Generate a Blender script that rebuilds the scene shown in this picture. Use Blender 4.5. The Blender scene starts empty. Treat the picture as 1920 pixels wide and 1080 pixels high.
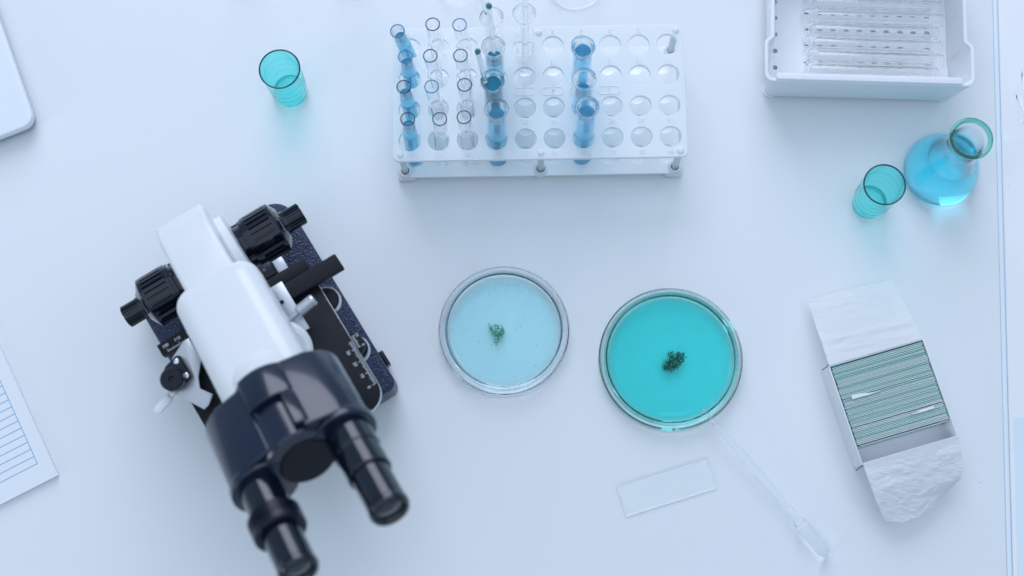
import bpy, bmesh, math, random
from mathutils import Vector, Matrix, noise
random.seed(7)
S = bpy.context.scene
COL = S.collection

# ------------------------------------------------------------------ camera
F_PX, NADIR, CAM_H = 2667.0, (1000.0, 1100.0), 1.16      # focal length in photo pixels, where a plumb line vanishes, metres above table
_n = Vector((NADIR[0] - 960, -(NADIR[1] - 540), -F_PX)).normalized()
_Z = -_n
_X = (Vector((1, 0, 0)) - _Z * _Z.x).normalized()
_Y = _Z.cross(_X)
ROT = Matrix((_X, _Y, _Z))                                # camera to world
cam = bpy.data.cameras.new('camera')
cam.sensor_width, cam.lens = 36.0, F_PX / 1920 * 36.0
cam.clip_start, cam.clip_end = 0.02, 50
cam.dof.use_dof = True
cam.dof.focus_distance = 1.165
cam.dof.aperture_fstop = 4.2
cam_ob = bpy.data.objects.new('camera', cam)
COL.objects.link(cam_ob)
cam_ob.matrix_world = Matrix.Translation((0, 0, CAM_H)) @ ROT.to_4x4()
S.camera = cam_ob


def at(px, py, z=0.0):
    """photo pixel + real height in mm -> place in mm"""
    d = ROT @ Vector((px - 960, -(py - 540), -F_PX))
    s = (z / 1000 - CAM_H) / d.z
    return Vector((s * d.x * 1000, s * d.y * 1000, z))


# ------------------------------------------------------------------ light
W = bpy.data.worlds.new('World')
S.world = W
W.use_nodes = True
W.node_tree.nodes['Background'].inputs['Color'].default_value = (0.53, 0.775, 1.0, 1)
W.node_tree.nodes['Background'].inputs['Strength'].default_value = 0.45


def area(name, loc, target, sx, sy, power, color):
    l = bpy.data.lights.new(name, 'AREA')
    l.shape, l.size, l.size_y, l.energy, l.color = 'RECTANGLE', sx, sy, power, color
    o = bpy.data.objects.new(name, l)
    COL.objects.link(o)
    o.location = loc
    o.rotation_euler = (Vector(target) - Vector(loc)).to_track_quat('-Z', 'Y').to_euler()


area('window_light', (-0.35, 3.5, 2.25), (0.05, 0.25, 0.2), 2.6, 3.2, 100, (0.80, 0.84, 1.0))
area('ceiling_light', (0.5, 0.2, 3.3), (0.5, 0.2, 0), 6.5, 4.4, 52, (0.78, 0.83, 1.0))
area('side_window_light', (-2.2, -1.0, 1.0), (-0.1, 0.1, 0.2), 0.4, 1.0, 6.5, (0.86, 0.88, 1.0))
S.view_settings.view_transform = 'Standard'
S.view_settings.look = 'None'
S.view_settings.exposure = 0.05
S.view_settings.gamma = 1.0
S.view_settings.use_curve_mapping = False
S.render.engine = 'CYCLES'
cy = S.cycles
cy.use_denoising = True
cy.max_bounces, cy.transmission_bounces, cy.glossy_bounces, cy.diffuse_bounces, cy.transparent_max_bounces = 24, 22, 8, 9, 24
cy.caustics_refractive = True
cy.caustics_reflective = True
cy.blur_glossy = 0.0
cy.sample_clamp_indirect = 20.0
cy.use_adaptive_sampling = False


# ------------------------------------------------------------------ materials
def mat(name, col, rough=0.4, metal=0.0, spec=0.5, trans=0.0, ior=1.5, coat=0.0, coat_rough=0.08, absorb=None, density=0.0, sss=0.0,
        bump=None, var=None, translucent=None):
    m = bpy.data.materials.new(name)
    m.use_nodes = True
    nt = m.node_tree
    b = nt.nodes['Principled BSDF']
    b.inputs['Base Color'].default_value = (*col, 1)
    b.inputs['Roughness'].default_value = rough
    b.inputs['Metallic'].default_value = metal
    b.inputs['Specular IOR Level'].default_value = spec
    b.inputs['Transmission Weight'].default_value = trans
    b.inputs['IOR'].default_value = ior
    b.inputs['Coat Weight'].default_value = coat
    b.inputs['Coat Roughness'].default_value = coat_rough
    if sss:
        b.inputs['Subsurface Weight'].default_value = sss
        b.inputs['Subsurface Radius'].default_value = (0.004, 0.005, 0.006)
    tc = nt.nodes.new('ShaderNodeTexCoord')
    if bump:
        kind, scale, strength, dist = bump
        if kind == 'leather':
            t = nt.nodes.new('ShaderNodeTexVoronoi')
            t.feature = 'SMOOTH_F1'
            t.inputs['Scale'].default_value = scale
            out = t.outputs['Distance']
        else:
            t = nt.nodes.new('ShaderNodeTexNoise')
            t.inputs['Scale'].default_value = scale
            t.inputs['Detail'].default_value = 5
            out = t.outputs['Fac']
        nt.links.new(tc.outputs['Object'], t.inputs['Vector'])
        bp = nt.nodes.new('ShaderNodeBump')
        bp.inputs['Strength'].default_value = strength
        bp.inputs['Distance'].default_value = dist
        nt.links.new(out, bp.inputs['Height'])
        nt.links.new(bp.outputs['Normal'], b.inputs['Normal'])
    if var:                                                     # slight unevenness of colour and gloss
        scale, amount = var
        t = nt.nodes.new('ShaderNodeTexNoise')
        t.inputs['Scale'].default_value = scale
        t.inputs['Detail'].default_value = 4
        nt.links.new(tc.outputs['Object'], t.inputs['Vector'])
        r = nt.nodes.new('ShaderNodeValToRGB')
        r.color_ramp.elements[0].position, r.color_ramp.elements[1].position = 0.3, 0.7
        r.color_ramp.elements[0].color = (*[c * (1 - amount) for c in col], 1)
        r.color_ramp.elements[1].color = (*[min(1, c * (1 + amount)) for c in col], 1)
        nt.links.new(t.outputs['Fac'], r.inputs['Fac'])
        nt.links.new(r.outputs['Color'], b.inputs['Base Color'])
        mr = nt.nodes.new('ShaderNodeMapRange')
        mr.inputs['To Min'].default_value, mr.inputs['To Max'].default_value = rough * 0.8, min(1, rough * 1.25)
        nt.links.new(t.outputs['Fac'], mr.inputs['Value'])
        nt.links.new(mr.outputs['Result'], b.inputs['Roughness'])
    if translucent:
        tr = nt.nodes.new('ShaderNodeBsdfTranslucent')
        tr.inputs['Color'].default_value = (*col, 1)
        mx = nt.nodes.new('ShaderNodeMixShader')
        mx.inputs['Fac'].default_value = translucent
        nt.links.new(b.outputs[0], mx.inputs[1])
        nt.links.new(tr.outputs[0], mx.inputs[2])
        nt.links.new(mx.outputs[0], nt.nodes['Material Output'].inputs['Surface'])
    if absorb:
        v = nt.nodes.new('ShaderNodeVolumeAbsorption')
        v.inputs['Color'].default_value = (*absorb, 1)
        v.inputs['Density'].default_value = density
        nt.links.new(v.outputs[0], nt.nodes['Material Output'].inputs['Volume'])
    return m


M = {
    'table': mat('white_table', (0.82, 0.83, 0.84), 0.16, spec=0.5, var=(3.0, 0.012), bump=('noise', 30, 0.02, 0.0005)),
    'counter': mat('counter', (0.86, 0.85, 0.86), 0.25),
    'edge_glass': mat('edge_glass', (0.78, 0.85, 0.91), 0.2),
    'white': mat('white_plastic', (0.84, 0.85, 0.87), 0.38, var=(40, 0.015), sss=0.05),
    'rack_white': mat('rack_plastic', (0.94, 0.95, 0.955), 0.42, bump=('noise', 900, 0.06, 0.0002), translucent=0.30),
    'rack_solid': mat('rack_solid', (0.95, 0.95, 0.95), 0.42, bump=('noise', 900, 0.06, 0.0002)),
    'post': mat('post_plastic', (0.80, 0.84, 0.84), 0.3, translucent=0.3),
    'enamel': mat('white_enamel', (0.78, 0.78, 0.79), 0.34, coat=0.2, var=(25, 0.01)),
    'black': mat('black_enamel', (0.004, 0.006, 0.016), 0.28, spec=0.32, var=(60, 0.25), bump=('noise', 500, 0.04, 0.0003)),
    'black_gloss': mat('black_gloss', (0.003, 0.005, 0.014), 0.14, spec=0.4, coat=0.5, coat_rough=0.05),
    'head': mat('head_black', (0.003, 0.008, 0.028), 0.24, spec=0.4, coat=0.6, coat_rough=0.09, var=(30, 0.2), bump=('noise', 300, 0.03, 0.0003)),
    'navy': mat('navy_crackle', (0.008, 0.020, 0.068), 0.30, spec=0.55, bump=('leather', 950, 0.75, 0.0012), var=(200, 0.3)),
    'stage': mat('stage_black', (0.005, 0.006, 0.012), 0.5, spec=0.25, var=(50, 0.2)),
    'silver': mat('silver_plate', (0.56, 0.57, 0.60), 0.36, metal=0.8, bump=('noise', 400, 0.05, 0.0003)),
    'faint_glass': mat('faint_glass', (1, 1, 1), 0.0, trans=1.0, ior=1.05, absorb=(0.6, 0.85, 0.9), density=6),
    'chrome': mat('chrome', (0.75, 0.76, 0.8), 0.18, metal=1.0),
    'print': mat('print_white', (0.75, 0.8, 0.84), 0.5),
    'bubble': mat('bubble', (0.85, 0.96, 1.0), 0.05, trans=0.75, ior=1.2),
    'lens': mat('lens', (0.01, 0.01, 0.015), 0.05, spec=0.8, coat=1.0),
    'glass': mat('clear_glass', (1, 1, 1), 0.0, trans=1.0, ior=1.47),
    'tube_glass': mat('tube_glass', (1, 1, 1), 0.0, trans=1.0, ior=1.42, absorb=(0.45, 0.7, 0.9), density=8),
    'spare_glass': mat('spare_glass', (1, 1, 1), 0.0, trans=1.0, ior=1.4, absorb=(0.5, 0.8, 0.9), density=4),
    'tube_rim': mat('tube_rim', (0.010, 0.030, 0.10), 0.1, trans=0.25),  # clear glass; the rim's darkness from refraction is put into this colour
    'tube_rim_blue': mat('tube_rim_blue', (0.06, 0.32, 0.62), 0.1, trans=0.4),  # bluer rims, with the same refraction darkness put into the colour
    'cup_rim': mat('cup_rim', (0.005, 0.06, 0.10), 0.12, trans=0.1),  # same plastic as the cup; darkness of light lost along the wall painted in
    'lid_glass': mat('lid_glass', (1, 1, 1), 0.0, trans=1.0, ior=1.27, absorb=(0.45, 0.75, 0.85), density=6),
    'lid_teal': mat('lid_teal', (1, 1, 1), 0.0, trans=1.0, ior=1.45, absorb=(0.15, 0.7, 0.65), density=30),
    'green_glass': mat('green_glass', (0.28, 0.72, 0.64), 0.03, trans=0.9, ior=1.45),
    'dish_blue': mat('dish_glass', (1, 1, 1), 0.0, trans=1.0, ior=1.45, absorb=(0.45, 0.75, 0.9), density=8),
    'dish_teal': mat('dish_glass_teal', (1, 1, 1), 0.0, trans=1.0, ior=1.48, absorb=(0.15, 0.75, 0.68), density=26),
    'cup': mat('teal_plastic', (1, 1, 1), 0.0, trans=1.0, ior=1.4, absorb=(0.05, 0.955, 0.945), density=1150),
    'cup_line': mat('cup_line', (0.05, 0.40, 0.45), 0.4),
    'slide': mat('slide_glass', (0.70, 0.94, 0.88), 0.16, trans=0.36, ior=1.4),
    'slide_light': mat('slide_light', (0.88, 0.98, 0.97), 0.14, trans=0.4, ior=1.4),
    'slide_dark': mat('slide_dark', (0.52, 0.84, 0.78), 0.16, trans=0.36, ior=1.4),
    'slide_clear': mat('slide_clear', (1, 1, 1), 0.0, trans=1.0, ior=1.27, absorb=(0.4, 0.8, 0.75), density=32),
    'liq_blue': mat('blue_liquid', (0.30, 0.82, 1.0), 0.02, trans=0.82, ior=1.33, absorb=(0.04, 0.82, 0.99), density=28),
    'liq_deep': mat('deep_blue_liquid', (0.03, 0.34, 0.50), 0.03, trans=0.5, ior=1.33, absorb=(0.02, 0.7, 0.8), density=40),
    'liq_flask': mat('flask_liquid', (1, 1, 1), 0.0, trans=1.0, ior=1.33, absorb=(0.03, 0.885, 0.972), density=35),
    'agar_blue': mat('pale_blue_liquid', (1, 1, 1), 0.0, trans=1.0, ior=1.33, absorb=(0.05, 0.91, 0.99), density=62),
    'agar_teal': mat('teal_liquid', (1, 1, 1), 0.02, trans=1.0, ior=1.33, absorb=(0.015, 0.95, 0.94), density=220),
    'algae': mat('algae_green', (0.05, 0.42, 0.20), 0.6, var=(900, 0.5), translucent=0.3),
    'algae_dark': mat('algae_dark', (0.008, 0.075, 0.030), 0.5, var=(900, 0.6)),
    'tip': mat('rod_tip', (0.01, 0.16, 0.17), 0.15),  # dark look down the rod's length, painted onto an added end piece
    'ldpe': mat('soft_plastic', (0.98, 0.99, 1.0), 0.05, trans=0.95, ior=1.13),
    'card': mat('white_card', (0.82, 0.82, 0.84), 0.6, var=(60, 0.02)),
    'tissue': mat('white_tissue', (0.92, 0.92, 0.92), 0.8, translucent=0.45, bump=('noise', 350, 0.12, 0.0006)),
    'paper': mat('white_paper', (0.84, 0.85, 0.88), 0.7),
    'ink': mat('blue_ink', (0.10, 0.42, 0.75), 0.6),
    'laptop': mat('white_aluminium', (0.86, 0.88, 0.93), 0.35, metal=0.0, coat=0.1, var=(20, 0.01)),
    'laptop_side': mat('grey_side', (0.30, 0.36, 0.44), 0.4),
    'olive_grey': mat('olive_grey', (0.22, 0.26, 0.2), 0.7),
    'staple': mat('card_edge', (0.05, 0.05, 0.06), 0.5),
    'blue_sheet': mat('pale_blue_sheet', (0.74, 0.82, 0.88), 0.5),
}


# ------------------------------------------------------------------ mesh helpers (all in mm)
def hold(prof, d=0.25):
    """extra rings beside every corner of a profile, so that shading stays true on the long runs between"""
    out, n = [], len(prof)
    for i, p in enumerate(prof):
        p = Vector((p[0], p[1]))
        turn = 90
        if 0 < i < n - 1:
            a, b = p - Vector(prof[i - 1]), Vector(prof[i + 1]) - p
            turn = math.degrees(a.angle(b, 0)) if a.length > 1e-6 and b.length > 1e-6 else 90
        if i > 0 and turn > 22:
            a = Vector(prof[i - 1]) - p
            if a.length > 4 * d:
                out.append(tuple(p + a.normalized() * d))
        out.append(tuple(p))
        if i < n - 1 and turn > 22:
            b = Vector(prof[i + 1]) - p
            if b.length > 4 * d:
                out.append(tuple(p + b.normalized() * d))
    return out


class G:
    def __init__(self):
        self.v, self.f = [], []

    def add(self, vs, fs, mx=None):
        b = len(self.v)
        for p in vs:
            p = Vector(p)
            self.v.append(mx @ p if mx else p)
        self.f += [[i + b for i in f] for f in fs]
        return self

    def box(self, x0, x1, y0, y1, z0, z1, mx=None):
        vs = [(x, y, z) for z in (z0, z1) for x, y in ((x0, y0), (x1, y0), (x1, y1), (x0, y1))]
        return self.add(vs, [(3, 2, 1, 0), (4, 5, 6, 7), (0, 1, 5, 4), (1, 2, 6, 5), (2, 3, 7, 6), (3, 0, 4, 7)], mx)

    def prism(self, poly, z0, z1, mx=None, top=None):
        """poly counter-clockwise; top: other outline for the upper end"""
        n = len(poly)
        tp = top or poly
        vs = [(x, y, z0) for x, y in poly] + [(x, y, z1) for x, y in tp]
        fs = [list(range(n))[::-1], list(range(n, 2 * n))]
        fs += [(i, (i + 1) % n, n + (i + 1) % n, n + i) for i in range(n)]
        return self.add(vs, fs, mx)

    def lathe(self, prof, seg=48, mx=None):
        """prof: list of (r, z); r == 0 collapses to a pole"""
        rows, vs, fs = [], [], []
        prof = hold(prof)
        for r, z in prof:
            if r < 1e-6:
                rows.append([len(vs)] * seg)
                vs.append((0, 0, z))
            else:
                rows.append(list(range(len(vs), len(vs) + seg)))
                vs += [(r * math.cos(2 * math.pi * i / seg), r * math.sin(2 * math.pi * i / seg), z) for i in range(seg)]
        for a, b in zip(rows, rows[1:]):
            for i in range(seg):
                j = (i + 1) % seg
                q = []
                for k in (a[i], a[j], b[j], b[i]):
                    if k not in q:
                        q.append(k)
                if len(q) > 2:
                    fs.append(q)
        return self.add(vs, fs, mx)

    def ring(self, R, r, z, seg=64, rs=8, mx=None):
        vs, fs = [], []
        for i in range(seg):
            a = 2 * math.pi * i / seg
            for j in range(rs):
                c = 2 * math.pi * j / rs
                rr = R + r * math.cos(c)
                vs.append((rr * math.cos(a), rr * math.sin(a), z + r * math.sin(c)))
        for i in range(seg):
            for j in range(rs):
                fs.append((i * rs + j, ((i + 1) % seg) * rs + j, ((i + 1) % seg) * rs + (j + 1) % rs, i * rs + (j + 1) % rs))
        return self.add(vs, fs, mx)

    def build(self, name, m, parent=None, bevel=0, seg=2, angle=35, at_angle=30, flat=False):
        me = bpy.data.meshes.new(name)
        me.from_pydata([tuple(p * 0.001) for p in self.v], [], self.f)
        bm = bmesh.new()
        bm.from_mesh(me)
        bmesh.ops.recalc_face_normals(bm, faces=bm.faces)
        if all(len(e.link_faces) == 2 for e in bm.edges) and bm.calc_volume(signed=True) < 0:
            bmesh.ops.reverse_faces(bm, faces=bm.faces)
        if bevel:
            es = [e for e in bm.edges if len(e.link_faces) == 2 and e.calc_face_angle(0) > math.radians(at_angle)]
            bmesh.ops.bevel(bm, geom=es, offset=bevel * 0.001, segments=seg, profile=0.5, affect='EDGES', clamp_overlap=True)
        bm.to_mesh(me)
        bm.free()
        return link(name, me, m, parent, angle, flat)


def link(name, me, m, parent=None, angle=35, flat=False):
    if not flat:
        me.polygons.foreach_set('use_smooth', [True] * len(me.polygons))
        me.set_sharp_from_angle(angle=math.radians(angle))
    me.materials.clear()
    me.materials.append(M[m])
    o = bpy.data.objects.new(name, me)
    COL.objects.link(o)
    o.parent = parent
    return o


def tag(o, label, cat, group=None, kind=None):
    if label:
        o['label'] = label
    if cat:
        o['category'] = cat
    if group:
        o['group'] = group
    if kind:
        o['kind'] = kind
    return o


def thing(name, label, cat, loc=(0, 0, 0), rz=0.0, group=None):
    o = bpy.data.objects.new(name, None)
    o.empty_display_size = 0.01
    COL.objects.link(o)
    o.location = Vector(loc) * 0.001
    o.rotation_euler = (0, 0, rz)
    return tag(o, label, cat, group)


def put(o, loc, rz=0.0):
    o.location = Vector(loc) * 0.001
    o.rotation_euler = (0, 0, rz)
    return o


def again(o, parent, loc=None, rot=None):
    c = o.copy()
    COL.objects.link(c)
    c.parent = parent
    if loc is not None:
        c.location = Vector(loc) * 0.001
    if rot is not None:
        c.rotation_euler = rot
    return c


def rrect(x0, x1, y0, y1, r, n=6):
    pts = []
    for cx, cy, a0 in ((x1 - r, y0 + r, -90), (x1 - r, y1 - r, 0), (x0 + r, y1 - r, 90), (x0 + r, y0 + r, 180)):
        for i in range(n + 1):
            a = math.radians(a0 + 90 * i / n)
            pts.append((cx + r * math.cos(a), cy + r * math.sin(a)))
    return pts


def circ(cx, cy, r, n=40):
    return [(cx + r * math.cos(2 * math.pi * i / n), cy + r * math.sin(2 * math.pi * i / n)) for i in range(n)]


def plate(name, outer, holes, z0, z1, m, parent, bev=0.4):
    """a flat plate with real holes"""
    cu = bpy.data.curves.new(name, 'CURVE')
    cu.dimensions = '2D'
    cu.fill_mode = 'BOTH'
    for poly in [outer] + holes:
        sp = cu.splines.new('POLY')
        sp.points.add(len(poly) - 1)
        for p, q in zip(sp.points, poly):
            p.co = (q[0] * 0.001, q[1] * 0.001, 0, 1)
        sp.use_cyclic_u = True
    cu.extrude = (z1 - z0) * 0.0005 - bev * 0.001
    cu.bevel_depth = bev * 0.001
    cu.bevel_resolution = 2
    cu.offset = -bev * 0.001
    tmp = bpy.data.objects.new(name, cu)
    COL.objects.link(tmp)
    dg = bpy.context.evaluated_depsgraph_get()
    me = bpy.data.meshes.new_from_object(tmp.evaluated_get(dg))
    bpy.data.objects.remove(tmp)
    me.transform(Matrix.Translation((0, 0, (z0 + z1) * 0.0005)))
    return link(name, me, m, parent, 40)


_txt = {}


def text(s, size, depth, m, parent, loc, rz=0.0, name='number', tilt=None):
    key = (s, size, depth)
    if key not in _txt:
        cu = bpy.data.curves.new('t', 'FONT')
        cu.body, cu.size, cu.extrude = s, size * 0.001, depth * 0.0005
        cu.align_x, cu.align_y = 'CENTER', 'CENTER'
        cu.resolution_u = 2
        tmp = bpy.data.objects.new('t', cu)
        COL.objects.link(tmp)
        dg = bpy.context.evaluated_depsgraph_get()
        _txt[key] = bpy.data.meshes.new_from_object(tmp.evaluated_get(dg))
        bpy.data.objects.remove(tmp)
    o = link(name, _txt[key], m, parent, flat=True)
    o.location = Vector(loc) * 0.001
    o.rotation_euler = (0, 0, rz)
    return o


def frame(p, z, x=None):
    """matrix with origin p and local Z along z"""
    z = Vector(z).normalized()
    x = Vector(x) if x else (Vector((1, 0, 0)) if abs(z.x) < 0.9 else Vector((0, 1, 0)))
    y = z.cross(x).normalized()
    x = y.cross(z)
    m = Matrix((x, y, z)).transposed().to_4x4()
    m.translation = Vector(p)
    return m


# ------------------------------------------------------------------ the table
E0, E1 = at(1862, 0), at(1889, 1080)
ed = (E1 - E0).normalized()
A, B = E0 - ed * 700, E1 + ed * 700
right = Vector((-ed.y, ed.x, 0))
right = right if right.x > 0 else -right


def strip(a0, a1, z0, z1):
    p = [A + right * a0, B + right * a0, B + right * a1, A + right * a1]
    return [(q.x, q.y) for q in p]


tb = G().prism(strip(-1600, 0, 0, 0), -18, 0).build('table_top', 'table', None, bevel=1.2, seg=3)
tag(tb, 'pale blue-white glossy laboratory table top under everything', 'table', kind='structure')
eb = G().prism(strip(0.2, 4.2, 0, 0), -18, -0.5).build('table_edge_strip', 'edge_glass', None, bevel=1.0, seg=3)
tag(eb, 'narrow bluish edge strip along the table right side', 'edge strip', kind='structure')
ct = G().prism(strip(4.8, 1200, 0, 0), -20, -1.2).build('side_counter', 'counter', None, bevel=1.5, seg=3)
tag(ct, 'pinkish white counter beyond the table right edge', 'counter', kind='structure')

# ------------------------------------------------------------------ microscope
O = Vector((-266.7, 276.2, 0))
mic = thing('microscope', 'white and black binocular microscope standing on dark navy base', 'microscope', O, math.atan2(0.52692, 0.84992))


def P(u, w, z):                   # u: towards the user, w: to the right, z: up
    return Vector((w, -u, z))


def pl(pts):                      # list of (u, w) -> outline
    q = [(w, -u) for u, w in pts]
    a = sum(q[i - 1][0] * q[i][1] - q[i][0] * q[i - 1][1] for i in range(len(q)))
    return q if a > 0 else q[::-1]


def ubox(g, u0, u1, w0, w1, z0, z1):
    return g.box(w0, w1, -u1, -u0, z0, z1)


# base
base = G().prism(rrect(-72.5, 72.5, -184, -1, 15)[:0] + [(-67, -186), (68, -186), (72.5, -181)] +
                 [p for p in rrect(-72.5, 72.5, -184, -1, 17) if p[1] > -100] + [(-72.5, -181)], 3, 40).build('base', 'navy', mic, bevel=3.5, seg=4)
for u, w in ((20, 55), (20, -55), (168, 55), (168, -55)):
    o = G().lathe([(0, 0), (8, 0), (8, 4), (0, 4)], 20).build('foot', 'black', base)
    o.location = P(u, w, 0) * 0.001
ubox(G(), 150, 163, 72, 76.5, 4, 16).build('power_switch', 'black', base, bevel=0.8)
G().lathe([(0, 38), (26, 38), (26, 52), (22, 56), (0, 56)], 48, Matrix.Translation(P(135, 0, 0))).build('lamp_housing', 'black', mic, bevel=1)
# arm: side profile (u, z) extruded across
prof = [(14, 39), (62, 39), (57, 70), (60, 105), (74, 140), (100, 152), (100, 188), (76, 186), (52, 182), (28, 172), (12, 154), (8, 120), (9, 80)]
mxa = Matrix(((0, 0, 1, 0), (-1, 0, 0, 0), (0, 1, 0, 0), (0, 0, 0, 1)))       # (u, z, w) -> local
G().prism(prof, -19.5, 19.5, mxa).build('arm', 'enamel', mic, bevel=3.5, seg=4)
G().prism([(16, 60), (60, 60), (58, 100), (66, 128), (48, 134), (20, 130), (14, 110)], -24, 25.5, mxa).build('arm_side_plate', 'enamel', mic, bevel=1.5, seg=3)
# front body with sloping top
bx = [(-32, -180), (32, -180), (32, -72), (-32, -72)]
body = G()
vs = [(x, y, 152) for x, y in bx] + [(-32, -180, 236), (32, -180, 236), (32, -72, 190), (-32, -72, 190)]
body.add(vs, [(3, 2, 1, 0), (4, 5, 6, 7), (0, 1, 5, 4), (1, 2, 6, 5), (2, 3, 7, 6), (3, 0, 4, 7)])
body.build('body', 'enamel', mic, bevel=14, seg=8)
# nosepiece with objectives
nz = (Vector((0, -0.25, -1))).normalized()
npm = frame(P(130, 4, 158), nz)
nose = G().lathe([(0, 0), (26, 0), (28, 4), (28, 10), (24, 18), (12, 22), (0, 22)], 56, npm).build('nosepiece', 'enamel', mic)
for i, a in enumerate((100, 220, 340)):
    a = math.radians(a)
    q = npm @ Matrix.Translation((18 * math.cos(a), 18 * math.sin(a), 16))
    ln = (30, 18, 14)[i]
    ob = G().lathe([(0, 0), (10, 0), (10, ln * 0.5), (8, ln * 0.55), (7, ln * 0.8), (3, ln), (0, ln)], 32, q).build('objective', 'chrome', nose)
G().ring(17, 4.5, 0, 56, 10, frame(P(142, 17, 160), (0.25, -0.35, 0.9))).build('nosepiece_ring', 'enamel', mic)
# silver thumb screw to the right of the body
ts = frame(P(121, 29, 146), P(-3, 22, 2))
G().lathe([(0, 0), (2.2, 0), (2.2, 10), (4.6, 11), (4.6, 24), (3.9, 25.5), (0, 25.5)], 28, ts).build('thumb_screw', 'silver', mic)


# focus knobs
def ribbed(R, depth, n, x0, x1, duty=0.45):
    pts = []
    for i in range(n):
        for k, rr in ((0, R), (duty, R), (duty + 0.08, R - depth), (0.92, R - depth)):
            a = 2 * math.pi * (i + k) / n
            pts.append((rr * math.cos(a), rr * math.sin(a)))
    return pts, x0, x1


for sd in (1, -1):
    kx = frame(P(36, 0, 82), (sd, 0, 0), (0, 1, 0))
    kn = G()
    kn.lathe([(0, 19), (17, 19), (17, 31), (20.0, 31.5), (20.0, 34)], 48, kx)
    kn.lathe([(20.0, 34), (20.9, 34.2), (20.9, 37), (19.6, 37.2)], 64, kx)
    kn.lathe([(0, 55), (20.9, 55), (20.9, 57.5), (20.2, 58.4), (12.5, 62.5), (9.6, 62.8), (9.6, 65.5), (0, 65.5)], 64, kx)
    co = kn.build('coarse_knob', 'black_gloss', mic, angle=25)
    p, a, b = ribbed(20.9, 1.5, 26, 37, 55.2, 0.62)
    G().prism(p, a, b, kx).build('grip', 'black_gloss', co, angle=25)
    p, a, b = ribbed(14.9 + 2.2, 1.0, 34, 20, 30.8, 0.5)
    G().prism(p, a, b, kx).build('collar', 'black_gloss', co, angle=25)
    p, a, b = ribbed(9.0, 0.9, 22, 65, 78.6, 0.5)
    fn = G().prism(p, a, b, kx).build('fine_knob', 'black_gloss', mic, angle=25)
    G().lathe([(0, 78), (8.2, 78), (7.6, 79.3), (0, 79.3)], 40, kx).build('end_cap', 'black_gloss', fn)
    tk = G()
    for i in range(60):
        a = 2 * math.pi * i / 60
        r0, r1 = 14.2, (16.4 if i % 5 else 17.6)
        z0 = 62.45 - (r0 - 12.5) * 4.1 / 7.7
        z1 = 62.45 - (r1 - 12.5) * 4.1 / 7.7
        ca, sa = math.cos(a), math.sin(a)
        d = 0.13
        tk.add([(r0 * ca - d * sa, r0 * sa + d * ca, z0 + .15), (r0 * ca + d * sa, r0 * sa - d * ca, z0 + .15),
                (r1 * ca + d * sa, r1 * sa - d * ca, z1 + .15), (r1 * ca - d * sa, r1 * sa + d * ca, z1 + .15)], [(0, 1, 2, 3)], kx)
    tag(tk.build('graduation', 'print', co, flat=True), None, None, kind='stuff')

# stage
st = G().prism(pl([(98, -62), (98, 61.5), (190, 61.5)] + [(206 - 15 + 15 * math.sin(a), 46.5 + 15 * math.cos(a)) for a in [math.pi / 2 * i / 7 for i in range(8)]] +
                  [(206, -50), (198, -62)]), 119, 127).build('stage', 'stage', mic, bevel=0.5)
sr = G().prism(pl([(99, -62.4), (99, 61.9), (190, 61.9)] + [(206.5 - 15 + 15 * math.sin(a), 46.9 + 15 * math.cos(a)) for a in [math.pi / 2 * i / 7 for i in range(8)]] +
                  [(206.5, -50), (198, -62.4)]), 120, 125.6).build('polished_edge', 'silver', st, bevel=0.6)
ubox(G(), 50, 112, -17, 17, 96, 118.5).build('stage_bracket', 'black', mic, bevel=2)
G().lathe([(0, 84), (20, 84), (22, 90), (22, 118.5), (0, 118.5)], 48, Matrix.Translation(P(140, 0, 0))).build('condenser', 'black', mic, bevel=1)
for u, R in ((114, 9.5), (158, 9.0)):
    kb = G().lathe([(0, 104), (R - 1, 104), (R, 105), (R, 112), (R - 1, 113), (0, 113)], 44, Matrix.Translation(P(u, 60.5, 0))).build('stage_knob', 'black', mic)
    G().lathe([(R + 0.05, 105.5), (R + 1.2, 105.5), (R + 1.2, 111.2), (R + 0.05, 111.2)], 44, Matrix.Translation(P(u, 60.5, 0))).build('knob_rim', 'silver', kb)
# longitudinal scale along the right edge: one tick per millimetre
tk = G()
for i in range(37):
    u = 190.6 - i
    w0 = 57.4 if i % 10 == 0 else (58.2 if i % 5 == 0 else 58.8)
    ubox(tk, u - .16, u + .16, w0, 61.0, 127.02, 127.12)
tag(tk.build('scale', 'print', st, flat=True), None, None, kind='stuff')
for k in range(4):
    text(str(10 * k), 3.6, 0.1, 'print', st, P(190.6 - 10 * k, 54.6, 127.1), math.radians(-90), 'scale_number')
vn = G().prism(pl([(147, 62.2), (166, 62.2), (163, 67), (158, 69.5), (153, 68.5), (149, 65.5)]), 118, 124.5).build('vernier', 'stage', mic, bevel=0.4)
tk = G()
for i in range(11):
    ubox(tk, 151 + i * .95 - .15, 151 + i * .95 + .15, 62.6, 64.4 if i % 5 else 65.2, 124.52, 124.62)
tag(tk.build('scale', 'print', vn, flat=True), None, None, kind='stuff')
text('0', 3.2, 0.1, 'print', vn, P(160.5, 67.0, 124.6), math.radians(-90), 'scale_number')
text('10', 3.2, 0.1, 'print', vn, P(151.5, 66.6, 124.6), math.radians(-90), 'scale_number')
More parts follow.
